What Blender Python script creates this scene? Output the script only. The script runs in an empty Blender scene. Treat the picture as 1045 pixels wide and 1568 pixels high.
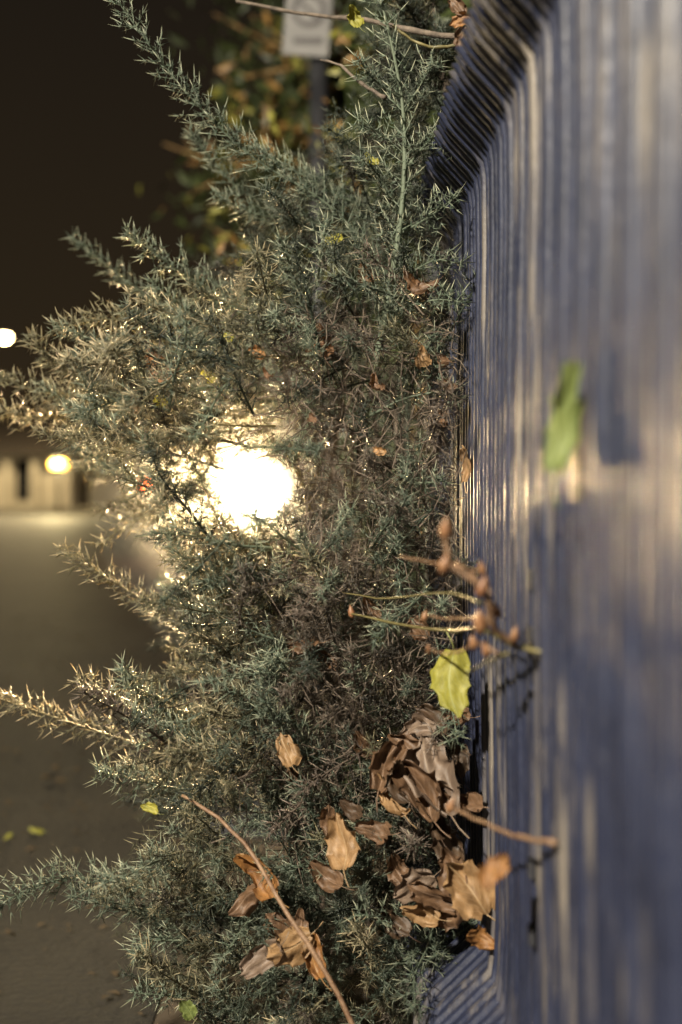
import bpy, math, random
import numpy as np
from mathutils import Vector, Matrix, Quaternion
random.seed(7)
R=random.random
U=random.uniform
scene=bpy.context.scene
scene.view_settings.view_transform='Standard'
scene.view_settings.look='None'
scene.view_settings.exposure=0
F=1742.0; CH=1.0; HOR=740.0
def at(u,v,d):
    return Vector(((u-522)*d/F, d, CH-(v-HOR)*d/F))

# ---------------------------------------------------------------- helpers
def empty(name):
    e=bpy.data.objects.new(name,None); e.empty_display_size=.1
    scene.collection.objects.link(e); return e
def mkobj(name,verts,faces,mat,parent=None,smooth=False):
    me=bpy.data.meshes.new(name); me.from_pydata([tuple(v) for v in verts],[],faces); me.update()
    if mat: me.materials.append(mat)
    if smooth: me.polygons.foreach_set('use_smooth',[True]*len(me.polygons))
    o=bpy.data.objects.new(name,me); scene.collection.objects.link(o)
    if parent: o.parent=parent
    return o
def newmat(name):
    m=bpy.data.materials.new(name); m.use_nodes=True
    nt=m.node_tree; b=nt.nodes['Principled BSDF']
    return m,nt,b
def N(nt,t,**k):
    n=nt.nodes.new(t)
    for a,v in k.items(): setattr(n,a,v)
    return n
def ramp(nt,stops):
    r=nt.nodes.new('ShaderNodeValToRGB')
    e=r.color_ramp.elements
    e[0].position=stops[0][0]; e[0].color=(*stops[0][1],1)
    e[1].position=stops[-1][0]; e[1].color=(*stops[-1][1],1)
    for p,c in stops[1:-1]:
        x=e.new(p); x.color=(*c,1)
    return r
def noisemat(name,c1,c2,scale=8,rough=.7,bump=0.,spec=.5,metal=0.,coord='Object',detail=6,bscale=None):
    m,nt,b=newmat(name)
    tc=N(nt,'ShaderNodeTexCoord'); n=N(nt,'ShaderNodeTexNoise'); n.inputs['Scale'].default_value=scale; n.inputs['Detail'].default_value=detail
    nt.links.new(tc.outputs[coord],n.inputs['Vector'])
    r=ramp(nt,[(.3,c1),(.7,c2)]); nt.links.new(n.outputs['Fac'],r.inputs['Fac'])
    nt.links.new(r.outputs['Color'],b.inputs['Base Color'])
    b.inputs['Roughness'].default_value=rough; b.inputs['Metallic'].default_value=metal
    b.inputs['Specular IOR Level'].default_value=spec
    if bump:
        n2=N(nt,'ShaderNodeTexNoise'); n2.inputs['Scale'].default_value=bscale or scale*6; n2.inputs['Detail'].default_value=5
        nt.links.new(tc.outputs[coord],n2.inputs['Vector'])
        bp=N(nt,'ShaderNodeBump'); bp.inputs['Strength'].default_value=bump; bp.inputs['Distance'].default_value=.01
        nt.links.new(n2.outputs['Fac'],bp.inputs['Height']); nt.links.new(bp.outputs['Normal'],b.inputs['Normal'])
    return m
def emat(name,c,s):
    m,nt,b=newmat(name)
    b.inputs['Base Color'].default_value=(*c,1)
    b.inputs['Emission Color'].default_value=(*c,1); b.inputs['Emission Strength'].default_value=s
    return m
class MB:
    def __init__(s): s.v=[];s.f=[]
    def box(s,c,d,rot=None):
        i=len(s.v); c=Vector(c)
        for x in(-1,1):
            for y in(-1,1):
                for z in(-1,1):
                    p=Vector((x*d[0]/2,y*d[1]/2,z*d[2]/2))
                    if rot: p=rot@p
                    s.v.append(c+p)
        for q in((0,1,3,2),(4,6,7,5),(0,4,5,1),(2,3,7,6),(0,2,6,4),(1,5,7,3)): s.f.append(tuple(i+k for k in q))
    def tube(s,pts,rads,n=6,cap=True):
        pts=[Vector(p) for p in pts]; base=len(s.v); up=Vector((.13,.31,.9)).normalized()
        for k,p in enumerate(pts):
            t=(pts[min(k+1,len(pts)-1)]-pts[max(k-1,0)]).normalized()
            a=t.cross(up)
            if a.length<.05: a=t.cross(Vector((1,0,0)))
            a.normalize(); b=t.cross(a)
            for j in range(n):
                an=2*math.pi*j/n; s.v.append(p+(a*math.cos(an)+b*math.sin(an))*rads[k])
        for k in range(len(pts)-1):
            for j in range(n):
                a0=base+k*n+j; a1=base+k*n+(j+1)%n
                s.f.append((a0,a1,a1+n,a0+n))
        if cap:
            s.f.append(tuple(base+j for j in range(n))[::-1]); s.f.append(tuple(base+(len(pts)-1)*n+j for j in range(n)))
    def obj(s,name,mat,parent=None,smooth=False): return mkobj(name,s.v,s.f,mat,parent,smooth)
def spline(pts,n):
    pts=[Vector(p) for p in pts]
    P=[pts[0]*2-pts[1]]+pts+[pts[-1]*2-pts[-2]]
    out=[]
    m=len(pts)-1
    for i in range(n+1):
        t=i/n*m; k=min(int(t),m-1); t-=k
        a,b,c,d=P[k],P[k+1],P[k+2],P[k+3]
        out.append(.5*((2*b)+(c-a)*t+(2*a-5*b+4*c-d)*t*t+(3*b-a-3*c+d)*t**3))
    return out
def rvec():
    while True:
        v=Vector((U(-1,1),U(-1,1),U(-1,1)))
        if .1<v.length<1: return v.normalized()

# ---------------------------------------------------------------- world
w=bpy.data.worlds.new("World"); scene.world=w; w.use_nodes=True
nt=w.node_tree; bg=nt.nodes['Background']
tc=N(nt,'ShaderNodeTexCoord'); sp=N(nt,'ShaderNodeSeparateXYZ'); nt.links.new(tc.outputs['Generated'],sp.inputs[0])
r=ramp(nt,[(0,(.034,.023,.012)),(.12,(.026,.018,.0095)),(.5,(.0105,.0082,.0064)),(1,(.007,.0065,.006))])
nt.links.new(sp.outputs['Z'],r.inputs['Fac']); nt.links.new(r.outputs['Color'],bg.inputs['Color']); bg.inputs['Strength'].default_value=.9

# ---------------------------------------------------------------- gorse
def gorse_mat(name,c_base,c_tip):
    m=bpy.data.materials.new(name); m.use_nodes=True; nt=m.node_tree; b=nt.nodes['Principled BSDF']
    at_=N(nt,'ShaderNodeAttribute'); at_.attribute_name='tip'
    rn=N(nt,'ShaderNodeAttribute'); rn.attribute_name='rnd_shade'
    r=ramp(nt,[(0,c_base),(.5,tuple(.72*a+.28*b_ for a,b_ in zip(c_base,c_tip))),(1,c_tip)])
    nt.links.new(at_.outputs['Fac'],r.inputs['Fac'])
    hs=N(nt,'ShaderNodeHueSaturation')
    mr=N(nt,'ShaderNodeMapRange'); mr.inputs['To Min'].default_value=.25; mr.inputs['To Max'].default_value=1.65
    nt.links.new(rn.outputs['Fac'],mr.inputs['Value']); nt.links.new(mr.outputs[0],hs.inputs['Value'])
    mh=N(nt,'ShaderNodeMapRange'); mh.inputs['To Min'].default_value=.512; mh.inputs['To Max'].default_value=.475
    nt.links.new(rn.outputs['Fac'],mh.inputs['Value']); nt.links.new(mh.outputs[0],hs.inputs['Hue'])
    nt.links.new(r.outputs['Color'],hs.inputs['Color'])
    nt.links.new(hs.outputs['Color'],b.inputs['Base Color'])
    b.inputs['Roughness'].default_value=.42
    tr=N(nt,'ShaderNodeBsdfTranslucent'); nt.links.new(hs.outputs['Color'],tr.inputs['Color'])
    mx=N(nt,'ShaderNodeMixShader'); mx.inputs[0].default_value=.35
    out=nt.nodes['Material Output']
    nt.links.new(b.outputs[0],mx.inputs[1]); nt.links.new(tr.outputs[0],mx.inputs[2]); nt.links.new(mx.outputs[0],out.inputs['Surface'])
    return m
M_gorse=gorse_mat('gorse_green',(.042,.070,.050),(.46,.47,.33))
M_gorse2=gorse_mat('gorse_olive',(.075,.080,.045),(.58,.50,.29))
M_gorse3=gorse_mat('gorse_dead',(.046,.038,.028),(.28,.23,.17))

def gorse_arrays(pts,width,dens=1.,stem_r=.0022,sl=.0165,thick=.00085):
    L=sum((pts[i+1]-pts[i]).length for i in range(len(pts)-1))
    n=max(6,int(L/.02)); path=spline(pts,n)
    mb=MB(); mb.tube(path,[stem_r*(1.15-.85*i/n) for i in range(n+1)],4,cap=False)
    V=list(mb.v);T=[.25]*len(V);Fc=[]
    for q in mb.f: Fc.append((q[0],q[1],q[2])); Fc.append((q[0],q[2],q[3]))
    def spine(p,d,l,r,t0=.0,t1=1.):
        a=d.cross(rvec()).normalized(); b=d.cross(a)
        i=len(V)
        V.append(p+a*r);V.append(p-a*.5*r+b*.87*r);V.append(p-a*.5*r-b*.87*r);V.append(p+d*l)
        T.extend((t0,t0,t0,t1)); Fc.extend(((i,i+1,i+3),(i+1,i+2,i+3),(i+2,i,i+3)))
    nb=int(L/.0058*dens); az=R()*6
    for k in range(nb):
        s=(k+R())/nb; f=s*n; i=min(int(f),n-1); p=path[i].lerp(path[i+1],f-i)
        t=(path[min(i+1,n)]-path[max(i-1,0)]).normalized()
        az+=2.4+U(-.5,.5)
        a=t.cross(Vector((.2,.1,1))).normalized(); b=t.cross(a)
        rad=a*math.cos(az)+b*math.sin(az)
        tap=(1-s)**.45*.8+.2
        bl=width*tap*U(.45,1.1)
        if R()<.15: bl*=1.35
        d=(rad+t*U(.25,.9)+Vector((0,0,.15))+rvec()*.2).normalized()
        q=p.copy(); m=max(2,int(bl/.0085)); step=bl/m
        dd=d.copy(); start=q.copy()
        bright=U(.3,.95) if R()<.8 else 1.35
        for j in range(m):
            q=q+dd*step; dd=(dd+t*.06+rvec()*.08).normalized()
            tt=j/m
            for _ in range(3):
                sd=(dd*U(.1,.9)+rvec()).normalized()
                spine(q,sd,sl*U(.5,1.4)*(1-.3*tt),thick*U(.8,1.3),.05+.35*tt*R()*bright,min(1,U(.3,.9)*bright))
        spine(start,(q-start).normalized(),(q-start).length*1.05,.0013,.15,.5)
        spine(q,dd,sl*1.3,thick*1.4,.3,1.)
    return np.array([tuple(v) for v in V],dtype=np.float32),np.array(Fc,dtype=np.int32),np.array(T,dtype=np.float32)
def tri_obj(name,chunks,mat,parent):
    off=0;Vs=[];Fs=[];Ts=[];Rs=[]
    for v,f,t,rn in chunks:
        Vs.append(v);Fs.append(f+off);Ts.append(t);Rs.append(np.full(len(v),rn,dtype=np.float32)); off+=len(v)
    V=np.concatenate(Vs);Fa=np.concatenate(Fs);T=np.concatenate(Ts);Rn=np.concatenate(Rs)
    me=bpy.data.meshes.new(name)
    me.vertices.add(len(V)); me.vertices.foreach_set('co',V.ravel())
    me.loops.add(len(Fa)*3); me.loops.foreach_set('vertex_index',Fa.ravel())
    me.polygons.add(len(Fa)); me.polygons.foreach_set('loop_start',np.arange(0,len(Fa)*3,3,dtype=np.int32))
    me.update(calc_edges=True)
    a=me.attributes.new('tip','FLOAT','POINT'); a.data.foreach_set('value',T)
    a=me.attributes.new('rnd_shade','FLOAT','POINT'); a.data.foreach_set('value',Rn)
    me.materials.append(mat)
    o=bpy.data.objects.new(name,me); scene.collection.objects.link(o); o.parent=parent
    return o

bush=empty('gorse_bush')
shoots=[
 (.054,1.95,1.82,[(600,430),(510,320),(400,250),(330,190),(255,105),(175,-5)],0),
 (.036,2.2,2.1,[(470,330),(380,300),(330,250),(290,200)],0),
 (.036,2.1,2.0,[(600,400),(480,340),(400,330),(330,300)],0),
 (.036,2.1,2.0,[(600,330),(520,300),(450,260),(390,225)],0),
 (.066,1.78,1.68,[(575,560),(600,430),(617,300),(618,180),(600,70),(575,-30)],1),
 (.030,1.78,1.70,[(615,330),(580,270),(550,240)],0),
 (.030,1.78,1.70,[(612,230),(575,200),(545,190)],0),
 (.030,1.78,1.70,[(612,150),(570,120),(550,90)],0),
 (.032,1.78,1.70,[(620,260),(660,215),(695,225)],0),
 (.032,1.78,1.70,[(615,180),(650,120),(665,95)],0),
 (.032,1.78,1.70,[(610,360),(660,330),(700,300)],0),
 (.035,1.78,1.70,[(600,440),(660,400),(708,405)],0),
 (.035,1.78,1.70,[(590,480),(660,460),(705,462)],0),
 (.030,2.3,2.2,[(330,540),(260,480),(180,420),(110,362)],0),
 (.046,2.1,1.9,[(520,600),(420,510),(330,450),(260,405),(192,355)],0),
 (.036,2.1,1.95,[(480,620),(370,540),(290,480),(230,430)],0),
 (.034,1.95,1.8,[(520,600),(480,500),(450,430),(430,365)],0),
 (.044,2.1,1.9,[(420,640),(320,570),(220,500),(150,490),(85,505)],2),
 (.046,2.2,2.0,[(380,640),(250,620),(140,610),(60,600),(-40,560)],2),
 (.038,2.1,1.95,[(260,640),(150,600),(90,560),(45,515)],2),
 (.044,2.2,2.05,[(330,700),(220,660),(110,640),(40,640),(-20,620)],2),
 (.042,2.1,1.9,[(400,620),(300,560),(180,540),(90,560)],2),
 (.036,2.1,1.9,[(400,600),(330,530),(250,510),(190,470)],0),
 (.034,2.2,2.05,[(330,680),(240,670),(160,690),(120,720)],2),
 (.036,2.1,2.0,[(360,830),(290,790),(220,790),(150,835)],2),
 (.034,2.3,2.1,[(480,960),(380,900),(300,830),(240,785),(190,770)],2),
 (.040,2.55,2.4,[(430,640),(340,650),(260,640),(200,630)],2),
 (.034,2.5,2.35,[(330,700),(280,690),(230,680),(170,690)],2),
 (.034,2.5,2.4,[(310,770),(270,745),(230,740),(190,750)],2),
 (.040,2.5,2.35,[(440,890),(360,860),(290,815),(210,790)],2),
 (.038,2.5,2.35,[(460,940),(380,890),(330,870),(260,840)],2),
 (.038,2.45,2.3,[(480,1010),(400,960),(340,900),(290,870)],2),
 (.036,2.45,2.3,[(490,690),(450,630),(390,600),(330,590)],2),
 (.044,2.1,1.9,[(520,1010),(400,1000),(290,960),(190,900),(95,842)],2),
 (.038,2.1,2.0,[(500,930),(420,890),(350,860),(300,830)],2),
 (.036,2.1,2.0,[(480,1090),(400,1070),(330,1040),(260,1020)],2),
 (.046,2.1,1.85,[(520,1230),(380,1180),(250,1150),(120,1110),(0,1070),(-60,1050)],2),
 (.042,2.0,1.8,[(430,1180),(320,1100),(220,1080),(118,1040)],2),
 (.040,2.0,1.75,[(380,1170),(280,1110),(215,1060),(185,1025)],0),
 (.030,1.75,1.65,[(500,1190),(450,1110),(420,1050),(398,1008)],0),
 (.044,1.95,1.75,[(450,1270),(330,1220),(230,1200),(150,1180)],0),
 (.042,1.95,1.75,[(450,1200),(350,1150),(260,1120),(200,1090)],0),
 (.050,1.95,1.7,[(520,1500),(380,1400),(260,1370),(140,1345),(60,1355),(-10,1390)],0),
 (.040,1.95,1.75,[(440,1450),(350,1390),(280,1340),(240,1300)],0),
 (.040,1.95,1.75,[(440,1430),(330,1400),(220,1400),(110,1370)],0),
 (.040,1.9,1.75,[(560,1600),(400,1560),(300,1530),(205,1520)],0),
 (.036,1.85,1.75,[(460,1500),(330,1450),(240,1440),(200,1460)],0),
 (.030,1.75,1.65,[(640,1240),(600,1140),(560,1080),(540,1020)],0),
 (.030,1.75,1.65,[(520,1420),(590,1350),(640,1300),(680,1260)],0),
 (.030,1.75,1.65,[(560,1500),(640,1460),(700,1430),(745,1405)],0),
 (.028,1.75,1.68,[(560,760),(600,800),(610,860),(612,905)],0),
 (.028,1.8,1.72,[(560,640),(620,610),(680,600),(700,610)],0),
 (.026,1.8,1.7,[(600,720),(640,740),(680,735)],0),
]
chunks={0:[],2:[],3:[]}
for i,(wd,d0,d1,pp,kd) in enumerate(shoots):
    n=len(pp)
    pts=[at(p[0],p[1],d0+(d1-d0)*(k/(n-1))) for k,p in enumerate(pp)]
    a=gorse_arrays(pts,wd,dens=(.75 if kd==1 else 1.35),stem_r=.0055 if kd==1 else .0024)
    chunks[2 if kd==2 else 0].append((*a,U(.6,1)))
variants=[]
for i in range(8):
    b=U(-.05,.05); c=U(-.05,.05)
    pts=[Vector((0,0,0)),Vector((b*.4,c*.4,.07)),Vector((b,c*.9,.14)),Vector((b*1.3,c,.2))]
    variants.append(gorse_arrays(pts,.032,dens=.95))
bl=[(-40,610),(100,600),(200,570),(260,500),(330,440),(400,430),(450,320),(510,140),(650,120),(720,180),(770,250),(850,290),(930,310),(1000,320),(1060,230),(1180,250),(1280,270),(1340,190),(1440,260),(1640,320)]
def leftb(v):
    for (a,x),(b,y) in zip(bl,bl[1:]):
        if a<=v<=b: return x+(y-x)*(v-a)/(b-a)
    return 300
cnt=0
while cnt<1000:
    v=U(-20,1640); l=leftb(v); rt=695 if v<1000 else 720
    u=U(l,rt)
    if v<400 and R()<.45: continue
    if math.hypot(u-392,v-760)<62: continue
    d=U(1.78,2.6) if R()<.7 else U(1.70,1.88)
    if v<440: d=U(1.95,2.5)
    p=at(u,v,d)
    if p.x>.18: p.x=.18-R()*.03
    ax=Vector((.12,2.25,p.z-.05))
    dr=(p-ax); dr.z=0
    dr=dr.normalized()*.8+Vector((-.25,-.25,.25))+rvec()*.75
    q=dr.to_track_quat('Z','Y')@Quaternion((0,0,1),U(0,6.28))
    s=U(.55,1.05)
    tip=p+dr.normalized()*.18*s; tu=522+tip.x/tip.y*F; tv=HOR-(tip.z-CH)/tip.y*F
    if math.hypot(tu-394,tv-755)<50 or math.hypot((tu+u)/2-394,(tv+v)/2-755)<46: continue
    if tip.x>.185: continue
    if tu<leftb(max(-30,min(1630,tv)))-60: continue
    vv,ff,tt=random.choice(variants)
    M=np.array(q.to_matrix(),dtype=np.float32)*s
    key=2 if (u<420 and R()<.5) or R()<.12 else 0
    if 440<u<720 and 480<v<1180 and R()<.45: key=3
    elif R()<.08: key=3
    inner_shade=1. if d<2.05 else .35  # shade inside the bush put into the colour of deeper and upper filler
    if v<440: inner_shade=.3
    chunks[key].append((vv@M.T+np.array(p,dtype=np.float32),ff,tt,R()*inner_shade))
    cnt+=1
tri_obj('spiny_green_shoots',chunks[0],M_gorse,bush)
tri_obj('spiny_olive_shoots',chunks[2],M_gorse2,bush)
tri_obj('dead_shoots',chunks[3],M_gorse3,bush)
M_wood=noisemat('gorse_wood',(.045,.034,.026),(.15,.115,.085),scale=60,rough=.8,bump=.4)
mb=MB()
for i in range(45):
    v=U(200,1560); u=U(leftb(v)+80,690); d=U(2.0,2.6); p=at(u,v,d); p.x=min(p.x,.15)
    root=Vector((U(-.1,.12),U(2.15,2.5),max(.02,p.z-U(.3,.7))))
    mid=root.lerp(p,.5)+rvec()*.08
    pa=spline([root,mid,p],9); mb.tube(pa,[.006-.0045*k/9 for k in range(10)],5)
for i in range(2200):
    v=U(480,1300); u=U(430,715) if R()<.8 else U(leftb(v)+60,715); d=U(1.68,1.9); p=at(u,v,d); p.x=min(p.x,.17)
    q=p+rvec()*U(.02,.08); q.x=min(q.x,.185)
    if math.hypot(u-394,v-755)<60: continue
    mb.tube([p,p.lerp(q,.5)+rvec()*.006,q],[.0011,.0009,.0005],4)
mb.obj('woody_stems',M_wood,bush)

# ---------------------------------------------------------------- leaves
def leaf_mat(name,cA,cB,cV,rough=.55,tr=.25):
    m=bpy.data.materials.new(name); m.use_nodes=True; nt=m.node_tree; b=nt.nodes['Principled BSDF']
    uv=N(nt,'ShaderNodeUVMap'); uv.uv_map='uv'
    oi=N(nt,'ShaderNodeObjectInfo')
    n=N(nt,'ShaderNodeTexNoise'); n.noise_dimensions='4D'; n.inputs['Scale'].default_value=4; n.inputs['Detail'].default_value=10; n.inputs['Roughness'].default_value=.7
    wv=N(nt,'ShaderNodeMath'); wv.operation='MULTIPLY'; wv.inputs[1].default_value=40; nt.links.new(oi.outputs['Random'],wv.inputs[0]); nt.links.new(wv.outputs[0],n.inputs['W'])
    nt.links.new(uv.outputs[0],n.inputs['Vector'])
    r=ramp(nt,[(.32,cA),(.66,cB)]); nt.links.new(n.outputs['Fac'],r.inputs[0])
    sp=N(nt,'ShaderNodeSeparateXYZ'); nt.links.new(uv.outputs[0],sp.inputs[0])
    def mth(op,a,b_=None):
        x=N(nt,'ShaderNodeMath'); x.operation=op
        for k,val in enumerate((a,b_)):
            if val is None: continue
            if isinstance(val,(int,float)): x.inputs[k].default_value=val
            else: nt.links.new(val,x.inputs[k])
        return x.outputs[0]
    ax=mth('ABSOLUTE',mth('SUBTRACT',sp.outputs[0],.5))
    sv=mth('SINE',mth('MULTIPLY',mth('SUBTRACT',sp.outputs[1],mth('MULTIPLY',ax,1.1)),42))
    side=mth('GREATER_THAN',sv,.95); mid=mth('LESS_THAN',ax,.016)
    vein=mth('MAXIMUM',mth('MULTIPLY',side,.45),mth('MULTIPLY',mid,.8))
    mx=N(nt,'ShaderNodeMix'); mx.data_type='RGBA'
    nt.links.new(vein,mx.inputs[0]); nt.links.new(r.outputs[0],mx.inputs[6]); mx.inputs[7].default_value=(*cV,1)
    nt.links.new(mx.outputs[2],b.inputs['Base Color']); b.inputs['Roughness'].default_value=rough
    bp=N(nt,'ShaderNodeBump'); bp.inputs['Strength'].default_value=.6; bp.inputs['Distance'].default_value=.002
    hh=mth('ADD',n.outputs['Fac'],mth('MULTIPLY',vein,.35)); nt.links.new(hh,bp.inputs['Height']); nt.links.new(bp.outputs[0],b.inputs['Normal'])
    t=N(nt,'ShaderNodeBsdfTranslucent'); nt.links.new(mx.outputs[2],t.inputs[0])
    ms=N(nt,'ShaderNodeMixShader'); ms.inputs[0].default_value=tr
    nt.links.new(b.outputs[0],ms.inputs[1]); nt.links.new(t.outputs[0],ms.inputs[2]); nt.links.new(ms.outputs[0],nt.nodes['Material Output'].inputs['Surface'])
    return m
LM={'brown':leaf_mat('leaf_brown',(.045,.024,.012),(.17,.095,.05),(.22,.14,.09)),
 'tan':leaf_mat('leaf_tan',(.12,.065,.026),(.34,.205,.095),(.36,.25,.14)),
 'orange':leaf_mat('leaf_orange',(.09,.036,.012),(.30,.14,.04),(.31,.18,.07)),
 'yellow':leaf_mat('leaf_yellow',(.16,.15,.02),(.31,.29,.04),(.32,.34,.13),tr=.35),
 'green':leaf_mat('leaf_green',(.06,.085,.02),(.17,.20,.055),(.18,.22,.08),tr=.2),
 'grey':leaf_mat('leaf_grey',(.075,.05,.036),(.22,.155,.11),(.22,.16,.11)),
 'dark':leaf_mat('leaf_dark',(.025,.016,.01),(.085,.05,.026),(.1,.06,.04))}
def leaf(name,p,size,kind,parent,normal=None,roll=0,curl=1.,aspect=1.25,lobes=1,stalk=True):
    nu,nv=18,22; V=[];Fc=[];UVs=[]
    ph=U(0,6); ph2=U(0,6); W=size/aspect
    c1=U(.5,1.1)*curl*(1 if R()<.75 else -1)
    twist=U(-.7,.7)*curl; skew=U(-.12,.12)
    for j in range(nv+1):
        t=j/nv
        prof=max(.03,math.sin(math.pi*min(1,t*.93+.05))**.5*(1+.07*lobes*math.sin(t*17+ph)+.04*lobes*math.sin(t*41+ph2))*(1.06-.25*t))
        for i in range(nu+1):
            s=i/nu*2-1
            y=(t-.5)*size
            cc=c1*(1+.45*math.sin(t*4+ph2))
            th=cc*1.6*s; rr=(W*.5)/max(.08,abs(cc*1.6))
            xx=rr*math.sin(th)*prof; zz=rr*(1-math.cos(th))*prof
            if c1<0: zz=-zz
            xx=xx*(1+.05*math.sin(t*27+ph))+skew*size*math.sin(t*3.1)
            zz+=size*.10*curl*math.sin(t*5+ph)+size*.045*curl*math.sin(s*7+t*5+ph)+size*.02*curl*math.sin(s*11-t*9+ph2)-abs(math.sin((t*4-abs(s)*1.1)*math.pi))*.014*size*min(1,abs(s)*3)
            zz+=curl*size*.35*(t-.5)**2*2
            yy=y+abs(s)**2*size*.07*lobes*math.sin(t*19+ph)-s*s*size*.10*(t-.2)
            an=twist*(t-.5)
            V.append(Vector((xx*math.cos(an)-zz*math.sin(an),yy,xx*math.sin(an)+zz*math.cos(an)))); UVs.append((i/nu,t))
    for j in range(nv):
        for i in range(nu):
            a=j*(nu+1)+i; Fc.append((a,a+1,a+nu+2,a+nu+1))
    if stalk:
        mb=MB(); mb.tube([V[nu//2],V[nu//2]+Vector((size*.04,-size*.16,.02*size)),V[nu//2]+Vector((size*.12,-size*.33,.06*size))],[size*.012,size*.009,size*.012],4)
        o0=len(V); V+=mb.v; Fc+=[tuple(k+o0 for k in f) for f in mb.f]; UVs+=[(.5,.1)]*len(mb.v)
    if normal is None: normal=Vector((U(-.7,.4),-1,U(-.1,.9)))
    q=Vector(normal).to_track_quat('Z','Y')@Quaternion((0,0,1),roll)
    me=bpy.data.meshes.new(name); me.from_pydata([tuple(v) for v in V],[],Fc); me.update()
    ul=me.uv_layers.new(name='uv')
    for lp in me.loops: ul.data[lp.index].uv=UVs[lp.vertex_index]
    me.polygons.foreach_set('use_smooth',[True]*len(me.polygons))
    me.materials.append(LM[kind])
    o=bpy.data.objects.new(name,me); scene.collection.objects.link(o); o.parent=parent
    o.matrix_local=Matrix.Translation(p)@q.to_matrix().to_4x4()
    return o
fl=empty('fallen_leaves')
LL=[(492,525,1.72,62,'brown',.3,1.),(478,508,1.73,50,'dark',1.3,1.),(635,430,1.73,46,'brown',1.2,.8),(655,440,1.74,36,'brown',2.,1),(240,560,1.90,60,'brown',.5,.8),(262,572,1.91,42,'brown',2.4,1.),
(395,540,1.84,34,'orange',1.2,.6),(650,548,1.70,38,'tan',.2,1.),(577,590,1.72,36,'brown',.6,1.1),(680,550,1.72,36,'brown',1.,1),(410,572,1.78,26,'brown',.8,.8),(440,1150,1.64,55,'tan',.7,1.),
(672,1190,1.60,130,'grey',.35,.9),(640,1215,1.58,105,'brown',.5,1.3),(598,1170,1.60,85,'brown',-.5,1.2),(590,1225,1.60,75,'tan',.2,1.2),(625,1150,1.64,80,'brown',.9,1.),(700,1160,1.66,60,'dark',.4,1.),
(527,1290,1.58,84,'tan',.5,.7),(575,1278,1.61,60,'brown',1.5,1.),(507,1255,1.64,50,'brown',.2,1.),(500,1340,1.64,60,'brown',1.,.8),(400,1335,1.64,85,'orange',.9,.9),(385,1380,1.65,80,'brown',2.2,1.),(430,1420,1.64,65,'brown',.8,1.),
(440,1450,1.58,80,'tan',1.9,.8),(405,1470,1.58,75,'grey',2.3,.9),(480,1465,1.60,70,'orange',.3,1.),(660,1370,1.58,80,'brown',1.2,.9),(632,1355,1.60,70,'grey',2.,1.),(645,1395,1.58,60,'tan',1.1,1.1),
(712,1355,1.52,100,'tan',.5,.85),(690,1330,1.54,70,'brown',.3,1.),(735,1440,1.5,50,'orange',1.3,.8),(762,1335,1.12,62,'orange',-.4,.9),
(470,992,1.70,60,'brown',1.5,1.),(500,1000,1.71,50,'brown',.5,1.),(545,1060,1.70,50,'dark',.5,1.),(660,1105,1.64,60,'dark',.9,.9),(700,1100,1.66,50,'brown',1.5,1.),(560,1140,1.68,50,'brown',.7,.9),
(640,1120,1.64,60,'grey',1.9,1.),(615,1190,1.58,70,'dark',.1,1.2),(700,1230,1.58,75,'brown',.9,1.1),(670,1260,1.60,60,'dark',.1,1.),(540,1240,1.64,45,'dark',1.,1.),(610,1330,1.62,55,'brown',.4,1.),(680,1400,1.58,60,'brown',2.,1.),(460,1420,1.62,50,'brown',.1,1.),
(247,612,1.82,30,'yellow',.2,.4),(228,1240,1.72,30,'yellow',1.2,.7),(510,368,1.80,34,'yellow',1.5,.7),(318,577,1.8,26,'yellow',.9,.6),(350,515,1.8,20,'yellow',.9,.6),(205,628,1.8,20,'tan',1.,.6),
(690,1290,1.60,70,'dark',.6,1.),(600,1410,1.62,60,'dark',.6,1.),(570,930,1.72,40,'brown',.6,1.),(640,960,1.72,45,'brown',.6,1.),(450,1190,1.66,40,'dark',.4,1.),(680,640,1.74,35,'brown',.6,1.),(285,1545,1.7,36,'green',.6,.5),(568,245,1.8,28,'yellow',.6,.6),(560,420,1.78,35,'brown',.6,.8),(480,640,1.7,26,'brown',1,.8),(580,690,1.72,24,'tan',1,.8),(690,590,1.72,30,'brown',1,.8)]
for i,(u,v,d,s,k,rl,cu) in enumerate(LL):
    leaf('leaf_%d'%i,at(u,v,d),s*d/F,k,fl,roll=rl+U(-.2,.2),curl=cu*U(.8,1.1))
yl=leaf('yellow_leaf',at(700,1047,1.5),.088,'yellow',None,normal=(-.3,-1,.15),roll=3.25,curl=.25,aspect=1.5,lobes=.7)
gl=leaf('green_leaf',Vector((.185,.93,1.055)),.092,'green',None,normal=(-.5,-1,.1),roll=-.18,curl=.5,aspect=2.9,lobes=1.8)
tl=leaf('tan_leaf',Vector((.188,1.72,1.03)),.055,'tan',None,normal=(-1,-.9,.1),roll=.05,curl=.6,aspect=2.3)

# ---------------------------------------------------------------- twigs / bramble
M_red=noisemat('bramble_bark',(.10,.05,.026),(.22,.135,.075),scale=80,rough=.5,bump=.3)
M_olive=noisemat('bramble_green',(.07,.06,.022),(.14,.115,.045),scale=60,rough=.5)
M_bud=noisemat('bud',(.14,.055,.025),(.22,.12,.055),scale=90,rough=.5)
def stem(name,pp,r,mat,parent):
    pts=[at(a,b,c) for a,b,c in pp]
    k=14; pa=spline(pts,k); pa=[p+rvec()*.0012 for p in pa]
    mb=MB(); mb.tube(pa,[r*(1-.45*i/k)*(1.25 if i%4==0 else 1) for i in range(k+1)],7); return mb.obj(name,mat,parent,True)
br=empty('bramble_stem')
stem('cane',[(560,1610,1.45),(500,1490,1.47),(430,1385,1.5),(385,1305,1.55),(330,1250,1.58),(278,1218,1.6)],.0036,M_red,br)
rs=empty('rose_twig')
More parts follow.
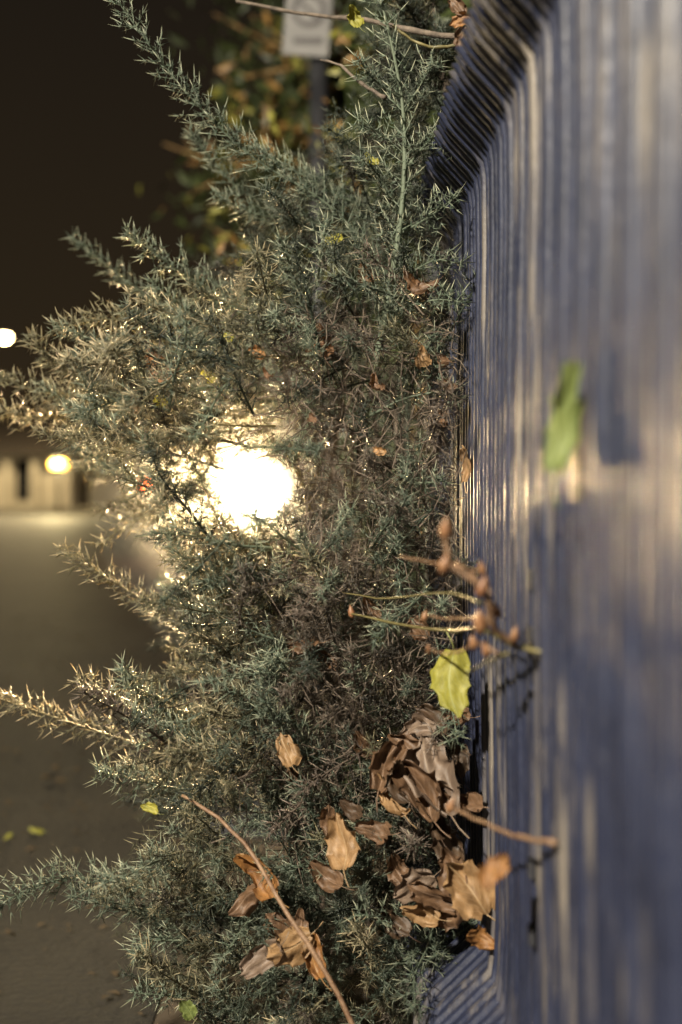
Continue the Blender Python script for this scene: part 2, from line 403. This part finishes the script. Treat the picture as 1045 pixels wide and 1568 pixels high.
stem('twig_1',[(840,998,1.12),(790,990,1.15),(740,965,1.2),(690,965,1.35),(620,958,1.5),(535,938,1.6)],.0028,M_olive,rs)
stem('twig_2',[(790,985,1.14),(755,960,1.12),(738,900,1.1),(690,865,1.1),(680,812,1.1)],.0036,M_red,rs)
stem('twig_3',[(738,900,1.1),(710,870,1.15),(660,862,1.2),(610,850,1.3)],.002,M_red,rs)
stem('twig_4',[(740,925,1.15),(680,908,1.35),(570,915,1.6),(455,890,1.75)],.0016,M_olive,rs)
stem('twig_5',[(745,945,1.15),(700,948,1.25),(650,943,1.35)],.002,M_red,rs)
stem('twig_6',[(850,1292,1.05),(790,1280,1.12),(745,1262,1.18),(690,1235,1.25)],.0028,M_red,rs)
stem('twig_7',[(760,1000,1.13),(735,985,1.16),(690,1000,1.22),(655,995,1.3)],.0018,M_red,rs)
stem('twig_8',[(745,960,1.13),(752,920,1.14),(740,880,1.15),(700,868,1.2)],.002,M_red,rs)
stem('twig_9',[(780,1000,1.13),(750,1010,1.16),(715,1030,1.25)],.0018,M_olive,rs)
mb=MB()
for (u,v,d,ra,l) in [(682,812,1.1,.0065,.017),(680,865,1.1,.006,.015),(738,900,1.1,.006,.016),(738,872,1.12,.004,.012),(735,955,1.13,.007,.02),(538,938,1.6,.005,.014),(650,944,1.33,.004,.01),(788,972,1.13,.004,.012),(745,995,1.15,.005,.014),(690,1235,1.25,.005,.014),(760,935,1.15,.005,.014),(656,995,1.3,.003,.01),(700,868,1.2,.003,.01),(725,985,1.16,.005,.012)]:
    p=at(u,v,d); dr=Vector((U(-.6,.3),U(-.4,0),1)).normalized()
    mb.tube([p-dr*l*.6,p-dr*l*.25,p+dr*l*.1,p+dr*l*.5,p+dr*l*.8],[ra*.4,ra*.95,ra,ra*.5,ra*.08],7)
mb.obj('buds',M_bud,rs,True)
tw=empty('bare_twig')
stem('twig_a',[(720,60,1.7),(640,48,1.8),(560,30,1.9),(470,22,2.),(360,2,2.)],.005,M_wood,tw)
stem('twig_b',[(700,70,1.7),(650,70,1.7),(600,40,1.7)],.003,M_olive,tw)
stem('twig_c',[(590,150,1.7),(550,125,1.75),(520,100,1.8),(490,92,1.85)],.003,M_wood,tw)
for i,(u,v,k) in enumerate([(705,35,'orange'),(708,62,'brown'),(735,12,'orange'),(540,28,'yellow'),(700,8,'brown')]):
    leaf('twig_leaf_%d'%i,at(u,v,1.68),.035,k,tw,roll=U(0,3),curl=.8)

# ---------------------------------------------------------------- corrugated fence
def fence_mat():
    m,nt,b=newmat('blue_painted_steel')
    g=N(nt,'ShaderNodeTexCoord')
    def noise(scale,mapscale=(1,1,1),detail=6,rough=.6):
        n=N(nt,'ShaderNodeTexNoise'); n.inputs['Scale'].default_value=scale; n.inputs['Detail'].default_value=detail; n.inputs['Roughness'].default_value=rough
        mp=N(nt,'ShaderNodeMapping'); mp.inputs['Scale'].default_value=mapscale
        nt.links.new(g.outputs['Object'],mp.inputs[0]); nt.links.new(mp.outputs[0],n.inputs['Vector']); return n.outputs[0]
    n=noise(9,(1,2.5,1),8)
    r=ramp(nt,[(.3,(.008,.010,.022)),(.6,(.016,.020,.042)),(.85,(.034,.038,.062))]); nt.links.new(n,r.inputs[0])
    lit_streak=noise(1,(40,34,2.6),5,.7); ms=noise(3.4,(1,1.2,1),3,.5)
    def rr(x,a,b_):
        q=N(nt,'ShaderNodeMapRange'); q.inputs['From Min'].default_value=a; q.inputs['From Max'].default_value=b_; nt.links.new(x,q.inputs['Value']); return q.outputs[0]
    mu=N(nt,'ShaderNodeMath'); mu.operation='MULTIPLY'; nt.links.new(rr(lit_streak,.47,.58),mu.inputs[0]); nt.links.new(rr(ms,.46,.62),mu.inputs[1])
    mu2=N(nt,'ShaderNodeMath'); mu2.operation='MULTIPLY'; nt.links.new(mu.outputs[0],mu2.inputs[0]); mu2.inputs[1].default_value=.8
    mx=N(nt,'ShaderNodeMix'); mx.data_type='RGBA'; nt.links.new(mu2.outputs[0],mx.inputs[0]); nt.links.new(r.outputs[0],mx.inputs[6]); mx.inputs[7].default_value=(.18,.155,.125,1)  # cream streaks and patches: lamp-lit areas painted into the fence colour
    nt.links.new(mx.outputs[2],b.inputs['Base Color'])
    n2=noise(70,(1,1,1),4)
    r2=ramp(nt,[(.35,(.38,)*3),(.7,(.62,)*3)]); nt.links.new(n2,r2.inputs[0]); nt.links.new(r2.outputs[0],b.inputs['Roughness'])
    bp=N(nt,'ShaderNodeBump'); bp.inputs['Strength'].default_value=.3; bp.inputs['Distance'].default_value=.003
    nt.links.new(n2,bp.inputs['Height']); nt.links.new(bp.outputs[0],b.inputs['Normal'])
    b.inputs['Metallic'].default_value=.05
    b.inputs['Specular IOR Level'].default_value=.4
    return m
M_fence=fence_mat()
fence=empty('corrugated_fence')
V=[];Fc=[]
FX=.205; pitch=.027; y0,y1=-.6,2.35
samples=[]
y=y0
k=0
while y<y1:
    amp=(.0095,.0062,.0072)[k%3]*U(.92,1.06)
    for f,h in ((0,0),(.20,0),(.28,.35),(.34,.85),(.40,1),(.62,1),(.70,.85),(.78,.35),(.88,0)):
        samples.append((y+f*pitch,h*amp))
    y+=pitch*(1.12,.94,.94)[k%3];k+=1
prof=[(-.09,.20),(-.085,.255),(-.07,.285),(0,.352),(.003,.375)]+[(.003+.003*math.sin(z*5),z) for z in [.375+.1*j+.05 for j in range(10)]]+[(.003,1.425),(0,1.447),(-.008,1.46),(-.05,1.505),(-.06,1.52)]
for (yy,h) in samples:
    for (dx,z) in prof: V.append((FX+dx-h,yy,z))
np_=len(prof)
for i in range(len(samples)-1):
    for j in range(np_-1):
        a=i*np_+j; Fc.append((a,a+1,a+np_+1,a+np_))
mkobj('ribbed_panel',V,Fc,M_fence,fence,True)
M_dark=noisemat('dark_steel',(.012,.012,.015),(.03,.03,.035),scale=20,rough=.6)
mb=MB()
mb.box((FX+.03,.86,.85),(.02,2.9,1.2)); mb.box((FX+.01,2.40,.85),(.07,.06,1.7))
mb.obj('backing_and_post',M_dark,fence)
mb=MB()
for z in (.90,.84,.60,.53): mb.box((FX-.007,1.185,z),(.005,.014,.02))
mb.obj('slots',M_dark,fence)
M_conc=noisemat('concrete',(.13,.12,.1),(.25,.23,.2),scale=12,rough=.9,bump=.4)
mb=MB(); mb.box((FX+.03,.86,.1),(.25,3.0,.2)); mb.obj('plinth',M_conc,fence)

# ---------------------------------------------------------------- ground
M_soil=noisemat('soil',(.03,.022,.014),(.085,.06,.035),scale=3,rough=.95,bump=.6)
M_asph=noisemat('asphalt',(.006,.005,.004),(.028,.023,.016),scale=1.1,rough=.65,bump=1.,bscale=55)
M_pave=noisemat('pavement',(.16,.14,.11),(.28,.25,.2),scale=2,rough=.8,bump=.3)
def sheet(name,x0,x1,y0,y1,z,mat):
    return mkobj(name,[(x0,y0,z),(x1,y0,z),(x1,y1,z),(x0,y1,z)],[(0,1,2,3)],mat)
sheet('ground',-400,400,-100,700,-.004,M_soil)
sheet('road',-60,-.35,-60,38,.0,M_asph)
mb=MB(); mb.box((-30,39.9,.02),(60,3.6,.2)); mb.obj('pavement',M_pave)
mb=MB(); mb.box((-30,38.03,.03),(60,.12,.22)); mb.obj('kerb',M_conc)
mb=MB()
for i in range(1400):
    x=U(-3.2,-.2); yy=U(1.8,9); s=U(.005,.02) if R()<.97 else .028; a=U(0,6.28); c,sn=math.cos(a)*s,math.sin(a)*s
    i0=len(mb.v); z=.006+R()*.004
    mb.v+=[Vector((x+c,yy+sn,z)),Vector((x-sn*.5,yy+c*.5,z+s*.3)),Vector((x-c,yy-sn,z+.003)),Vector((x+sn*.5,yy-c*.5,z+s*.35))]
    mb.f.append((i0,i0+1,i0+2,i0+3))
M_lit=noisemat('litter',(.03,.02,.010),(.11,.07,.03),scale=3,rough=.6)
mb.obj('leaf_litter',M_lit)
for i,(u,v,s) in enumerate([(55,1272,.05),(12,1282,.03)]):
    d=CH*F/(v-HOR); leaf('ground_leaf_%d'%i,at(u,v,d*.995),s,'yellow',fl,normal=(-.1,-.35,1),roll=U(0,3),curl=.5)

# ---------------------------------------------------------------- house at the far side
M_white=noisemat('white_render',(.5,.46,.38),(.62,.57,.48),scale=2,rough=.8)
M_roof=noisemat('roof_tile',(.02,.017,.015),(.045,.035,.03),scale=6,rough=.8)
M_glass,ntg,bgx=newmat('dark_glass'); bgx.inputs['Base Color'].default_value=(.01,.012,.015,1); bgx.inputs['Roughness'].default_value=.08
house=empty('white_bungalow')
hy=46.
mb=MB(); mb.box((-16.3,hy+4,1.1),(11.2,8,2.2)); mb.obj('walls',M_white,house)
V=[(-22.3,hy-.7,2.15),(-10.3,hy-.7,2.15),(-10.3,hy+8.7,2.15),(-22.3,hy+8.7,2.15),(-20.3,hy+4,3.7),(-12.3,hy+4,3.7)]
mkobj('roof',V,[(0,1,5,4),(1,2,5),(2,3,4,5),(3,0,4),(0,3,2,1)],M_roof,house)
mb=MB()
for x,wd in ((-12.85,.55),(-14.6,1.1),(-17.2,1.6)): mb.box((x,hy-.003,1.15),(wd,.05,1.7))
mb.obj('windows_and_door',M_glass,house)
mb=MB()
for x in (-11.0,-12.3,-13.4,-15.6): mb.box((x,hy-.25,1.05),(.28,.28,2.1))
mb.obj('porch_pillars',M_white,house)
mb=MB(); mb.box((-5.2,hy-1,.55),(9.5,.25,1.1)); mb.box((-5.2,hy-1,1.13),(9.7,.35,.07)); mb.obj('garden_wall',M_conc)
# ---------------------------------------------------------------- lamps
def light(name,loc,power,col,rad,parent=None,spot=None,target=None,blend=.6):
    l=bpy.data.lights.new(name,'SPOT' if spot else 'POINT'); l.energy=power; l.color=col; l.shadow_soft_size=rad
    if spot: l.spot_size=math.radians(spot); l.spot_blend=blend
    o=bpy.data.objects.new(name,l); scene.collection.objects.link(o); o.location=loc
    if parent: o.parent=parent
    if target is not None: o.rotation_euler=(Vector(target)-Vector(loc)).to_track_quat('-Z','Y').to_euler()
    return o
M_pole=noisemat('galvanised_pole',(.03,.03,.035),(.07,.07,.075),scale=6,rough=.5,metal=.4)
warm=(1.,.76,.40)
M_lampw=emat('lamp_glass_warm',(1.,.74,.38),60)
def street_lamp(base,h,arm,power,radius=.12,col=warm,mat=M_lampw,spotdir=None):
    e=empty('street_lamp'); bx,by,bz=base
    mb=MB(); mb.tube([(bx,by,bz),(bx,by,bz+.9),(bx,by,bz+.95),(bx,by,bz+h-.4),(bx+arm*.3,by,bz+h-.05),(bx+arm,by,bz+h+.06)],[.09,.09,.06,.05,.045,.04],10)
    mb.obj('column',M_pole,e,True)
    mb=MB(); mb.box((bx+arm*1.3,by,bz+h+.09),(.62*abs(arm),.26,.1)); mb.obj('lantern_housing',M_pole,e)
    mb=MB(); c=(bx+arm*1.3,by,bz+h-.02); mb.tube([(c[0],by,c[2]+.05),(c[0],by,c[2]),(c[0],by,c[2]-.08),(c[0],by,c[2]-.12)],[radius,radius*1.1,radius*.8,radius*.2],12); mb.obj('lantern_glass',mat,e,True)
    light('lamp',(c[0],by,c[2]-.28),power,col,.12,e)
    return e
street_lamp((-13.2,41.5,.1),6.25,.7,2800,.2)
gl_=empty('garden_lamp'); p=at(90,711,36.)
mb=MB(); mb.tube([(p.x,p.y,0),(p.x,p.y,p.z-.3),(p.x,p.y,p.z-.22)],[.06,.04,.12],10); mb.tube([(p.x,p.y,p.z+.12),(p.x,p.y,p.z+.22)],[.3,.05],10); mb.obj('post_and_cap',M_pole,gl_,True)
mb=MB(); mb.tube([(p.x,p.y,p.z-.12),(p.x,p.y,p.z-.05),(p.x,p.y,p.z+.05),(p.x,p.y,p.z+.11)],[.2,.27,.27,.2],12); mb.obj('lamp_globe',emat('globe',(1,.60,.10),8),gl_,True)
light('lamp',(p.x,p.y-.5,p.z+.1),800,(1,.80,.40),.2,gl_)
street_lamp((-3.3,-2.6,0),4.6,.5,4900,.1,(1.,.91,.74))
# floodlight facing the bush
fd=empty('floodlight'); fp=at(396,754,3.3)
aim=Vector((-.14,-1,.02)).normalized(); qf=aim.to_track_quat('Z','Y'); rm=qf.to_matrix()
mb=MB(); mb.box(fp-aim*.05,(.2,.16,.07),rm)
for k in range(6): mb.box(fp-aim*.10+rm@Vector((-.075+.03*k,0,0)),(.006,.14,.05),rm)
mb.box(fp+rm@Vector((.11,0,-.04)),(.008,.025,.14),rm); mb.box(fp+rm@Vector((-.11,0,-.04)),(.008,.025,.14),rm)
mb.tube([(fp.x,fp.y+.06,0),(fp.x,fp.y+.06,fp.z-.08)],[.02,.02],8); mb.box((fp.x,fp.y+.06,.02),(.3,.3,.04))
mb.obj('housing_and_stand',M_pole,fd)
mb=MB()
mb.tube([fp-aim*.015,fp,fp+aim*.01,fp+aim*.018],[.068,.068,.056,.02],16)
mb.obj('lit_glass',emat('flood_glass',(1.,.86,.55),120),fd,True)
light('flood_beam',fp+aim*.04,1900,(1.,.70,.34),.05,fd,spot=56,target=fp+aim,blend=1.)
bpy.ops.mesh.primitive_ico_sphere_add(subdivisions=4,radius=.50,location=fp+aim*.22+Vector((.10,0,0)))  # added scattering sphere, stands in for lens bloom around the lamp
bloom_vol=bpy.context.object; bloom_vol.name='lamp_bloom_volume'
mm=bpy.data.materials.new('bloom_vol'); mm.use_nodes=True; nt=mm.node_tree; nt.nodes.clear()
vs=N(nt,'ShaderNodeVolumeScatter'); vs.inputs['Density'].default_value=.19; vs.inputs['Anisotropy'].default_value=.3
oo=N(nt,'ShaderNodeOutputMaterial'); nt.links.new(vs.outputs[0],oo.inputs['Volume']); bloom_vol.data.materials.append(mm)

# ---------------------------------------------------------------- parked car (rear view)
car=empty('parked_car')
M_body=noisemat('car_paint',(.02,.02,.025),(.03,.03,.035),scale=3,rough=.3)
M_tyre=noisemat('tyre',(.015,)*3,(.03,)*3,scale=30,rough=.9)
cx,cy=-2.0,16.
secs=[(0,.35,.55,.80),(.05,.3,.95,.86),(.5,.28,1.02,.88),(.55,.28,1.05,.88),(3.3,.28,1.0,.88),(4.1,.3,.82,.84),(4.3,.38,.6,.74)]
V=[];Fc=[]
for (yy,zb,zt,hw) in secs: V+=[(cx-hw*.94,cy+yy,zb),(cx-hw,cy+yy,(zb+zt)/2),(cx-hw*.93,cy+yy,zt),(cx+hw*.93,cy+yy,zt),(cx+hw,cy+yy,(zb+zt)/2),(cx+hw*.94,cy+yy,zb)]
for i in range(len(secs)-1):
    for j in range(6): Fc.append((i*6+j,i*6+(j+1)%6,i*6+6+(j+1)%6,i*6+6+j))
Fc+= [(0,1,2,3,4,5),tuple(range(len(V)-6,len(V)))]
mkobj('body',V,Fc,M_body,car)
V=[];b0=[(.35,1.04,.8),(.8,1.44,.64),(2.2,1.47,.64),(3.1,1.01,.78)]
for yy,z,hw in b0: V+=[(cx-hw,cy+yy,z),(cx+hw,cy+yy,z)]
V+=[(cx-.8,cy+.35,.99),(cx+.8,cy+.35,.99),(cx-.78,cy+3.1,.97),(cx+.78,cy+3.1,.97)]
mkobj('cabin_glass',V,[(0,1,3,2),(2,3,5,4),(4,5,7,6),(0,2,4,6,10,8),(1,9,11,7,5,3)],M_glass,car)
mb=MB()
for sx in(-1,1):
    for yy in(.8,3.4): mb.tube([(cx+sx*.70,cy+yy,.31),(cx+sx*.89,cy+yy,.31)],[.31,.31],20)
mb.obj('wheels',M_tyre,car,True)
M_red_l=emat('tail_light',(1.,.10,.015),34)
mb=MB()
for sx in(-1,1): mb.box((cx+sx*.74,cy-.0,.98),(.12,.12,.1))
mb.obj('tail_lights',M_red_l,car)

# ---------------------------------------------------------------- traffic sign
sg=empty('traffic_sign'); sd=5.5
p=at(472,38,sd); bp_=at(487,200,sd)
mb=MB(); mb.tube([(bp_.x,sd+.06,0),(bp_.x,sd+.06,p.z+.1)],[.045,.045],12); mb.obj('pole',M_pole,sg,True)
M_sgn=noisemat('sign_plate',(.13,.125,.12),(.19,.18,.17),scale=5,rough=.5)
mb=MB(); rt=Matrix.Rotation(.08,3,'Y')
mb.box((p.x,sd-.02,p.z+.04),(.22,.02,.40),rt); o=mb.obj('plate',M_sgn,sg)
V=[];Fc=[]
for k in range(32):
    a=k*math.pi/16
    for rr_ in(.06,.085): V.append((p.x+rr_*math.cos(a)+.003,sd-.035,p.z+.06+rr_*math.sin(a)))
for k in range(32): Fc.append((2*k,2*k+1,(2*k+3)%64,(2*k+2)%64))
M_ring=noisemat('sign_ring',(.04,.03,.03),(.05,.045,.045),scale=5,rough=.5)
mkobj('ring',V,Fc,M_ring,sg)
mb=MB(); mb.box((p.x,sd-.034,p.z+.06),(.16,.004,.02),Matrix.Rotation(.75,3,'Y')); mb.box((p.x,sd-.034,p.z-.09),(.14,.004,.03)); mb.obj('bar',M_ring,sg)

# ---------------------------------------------------------------- trees behind
def foliage(name,n,sampler,size,mats,parent):
    parts=[([],[]) for _ in mats]
    for i in range(n):
        c,mi=sampler()
        V,Fc=parts[mi]
        a=rvec(); b=a.cross(rvec()).normalized(); s=size*U(.5,1.3); cc=a.cross(b)
        i0=len(V)
        V+=[c+b*s,c+cc*s*.35+a*s*.12,c-b*s,c-cc*s*.35+a*s*.12]; Fc.append((i0,i0+1,i0+2,i0+3))
    for k,(V,Fc) in enumerate(parts):
        if V: mkobj('%s_%d'%(name,k),V,Fc,mats[k],parent)
Mg=noisemat('tree_leaf_green',(.015,.022,.006),(.045,.06,.014),scale=4,rough=.5); My=noisemat('tree_leaf_yellow',(.12,.12,.02),(.24,.22,.04),scale=4,rough=.5); Mo=noisemat('tree_leaf_orange',(.12,.06,.015),(.28,.155,.04),scale=4,rough=.5)
tree=empty('autumn_tree')
mb=MB(); td=6.4
trunk=spline([(.52,td+.3,0),(.48,td+.2,1.4),(.43,td+.1,2.6),(.38,td,4.6)],12); mb.tube(trunk,[.10-.07*i/12 for i in range(13)],9)
tips=[]
for (u,v) in [(360,170),(380,210),(330,250),(430,90),(400,60),(450,150),(340,330),(520,60),(560,90),(380,390),(290,300),(440,195),(600,20),(480,270),(360,120),(410,230)]:
    e=at(u,v,td+U(-.5,.2)); k=random.choice(trunk[5:10]); pa=spline([k,k.lerp(e,.5)+Vector((0,-.1,.15))+rvec()*.1,e],8)
    mb.tube(pa,[.030-.024*i/8 for i in range(9)],5); tips.append(pa)
    for _ in range(4):
        s=random.choice(pa[3:]); mb.tube([s,s+rvec()*.2+Vector((-.1,0,.05))],[.009,.004],4)
mb.obj('trunk_and_limbs',noisemat('bark',(.16,.09,.03),(.36,.22,.08),scale=20,rough=.8),tree,True)
def samp():
    if R()<.5:
        pa=random.choice(tips); c=random.choice(pa[3:])+rvec()*U(.02,.28); r=R(); return c,(0 if r<.82 else (1 if r<.88 else 2))
    u=random.gauss(530,110); v=U(-100,470)
    if u<260: u=400
    return at(u,v,td+U(-.1,1.2)),(0 if R()<.97 else 1)
foliage('leaves',4400,samp,.055,[Mg,My,Mo],tree)
def samp2():
    v=random.choice([(545,90),(560,70),(530,220),(560,260),(350,380),(400,430),(500,410),(520,205),(430,195)])
    return at(v[0]+random.gauss(0,22),v[1]+random.gauss(0,22),3.9+U(-.2,.3)),(1 if R()<.65 else 2)
foliage('near_leaves',240,samp2,.03,[Mg,My,Mo],tree)
hedge=empty('dark_hedge')
def samp3():
    x=U(.02,1.6); return Vector((x,U(3.0,4.2),U(0,3.4)+.0)),0
foliage('leaves',6000,samp3,.07,[Mg],hedge)
mb=MB()
for i in range(30):
    x=U(.1,1.5);yy=U(3.1,4.1); mb.tube([(x,yy,0),(x+U(-.2,.2),yy,1.6),(x+U(-.3,.3),yy,3.1)],[.02,.014,.004],5)
mb.obj('stems',M_wood,hedge)

# ---------------------------------------------------------------- camera
cd=bpy.data.cameras.new('Camera'); co=bpy.data.objects.new('Camera',cd); scene.collection.objects.link(co); scene.camera=co
co.location=(0,0,CH); co.rotation_euler=(math.radians(90),0,0)
cd.sensor_fit='VERTICAL'; cd.sensor_height=36; cd.sensor_width=24; cd.lens=40
cd.shift_y=-(784-HOR)/1568.
cd.clip_start=.02; cd.clip_end=2000
cd.dof.use_dof=True; cd.dof.focus_distance=1.72; cd.dof.aperture_fstop=1.8; cd.dof.aperture_blades=0
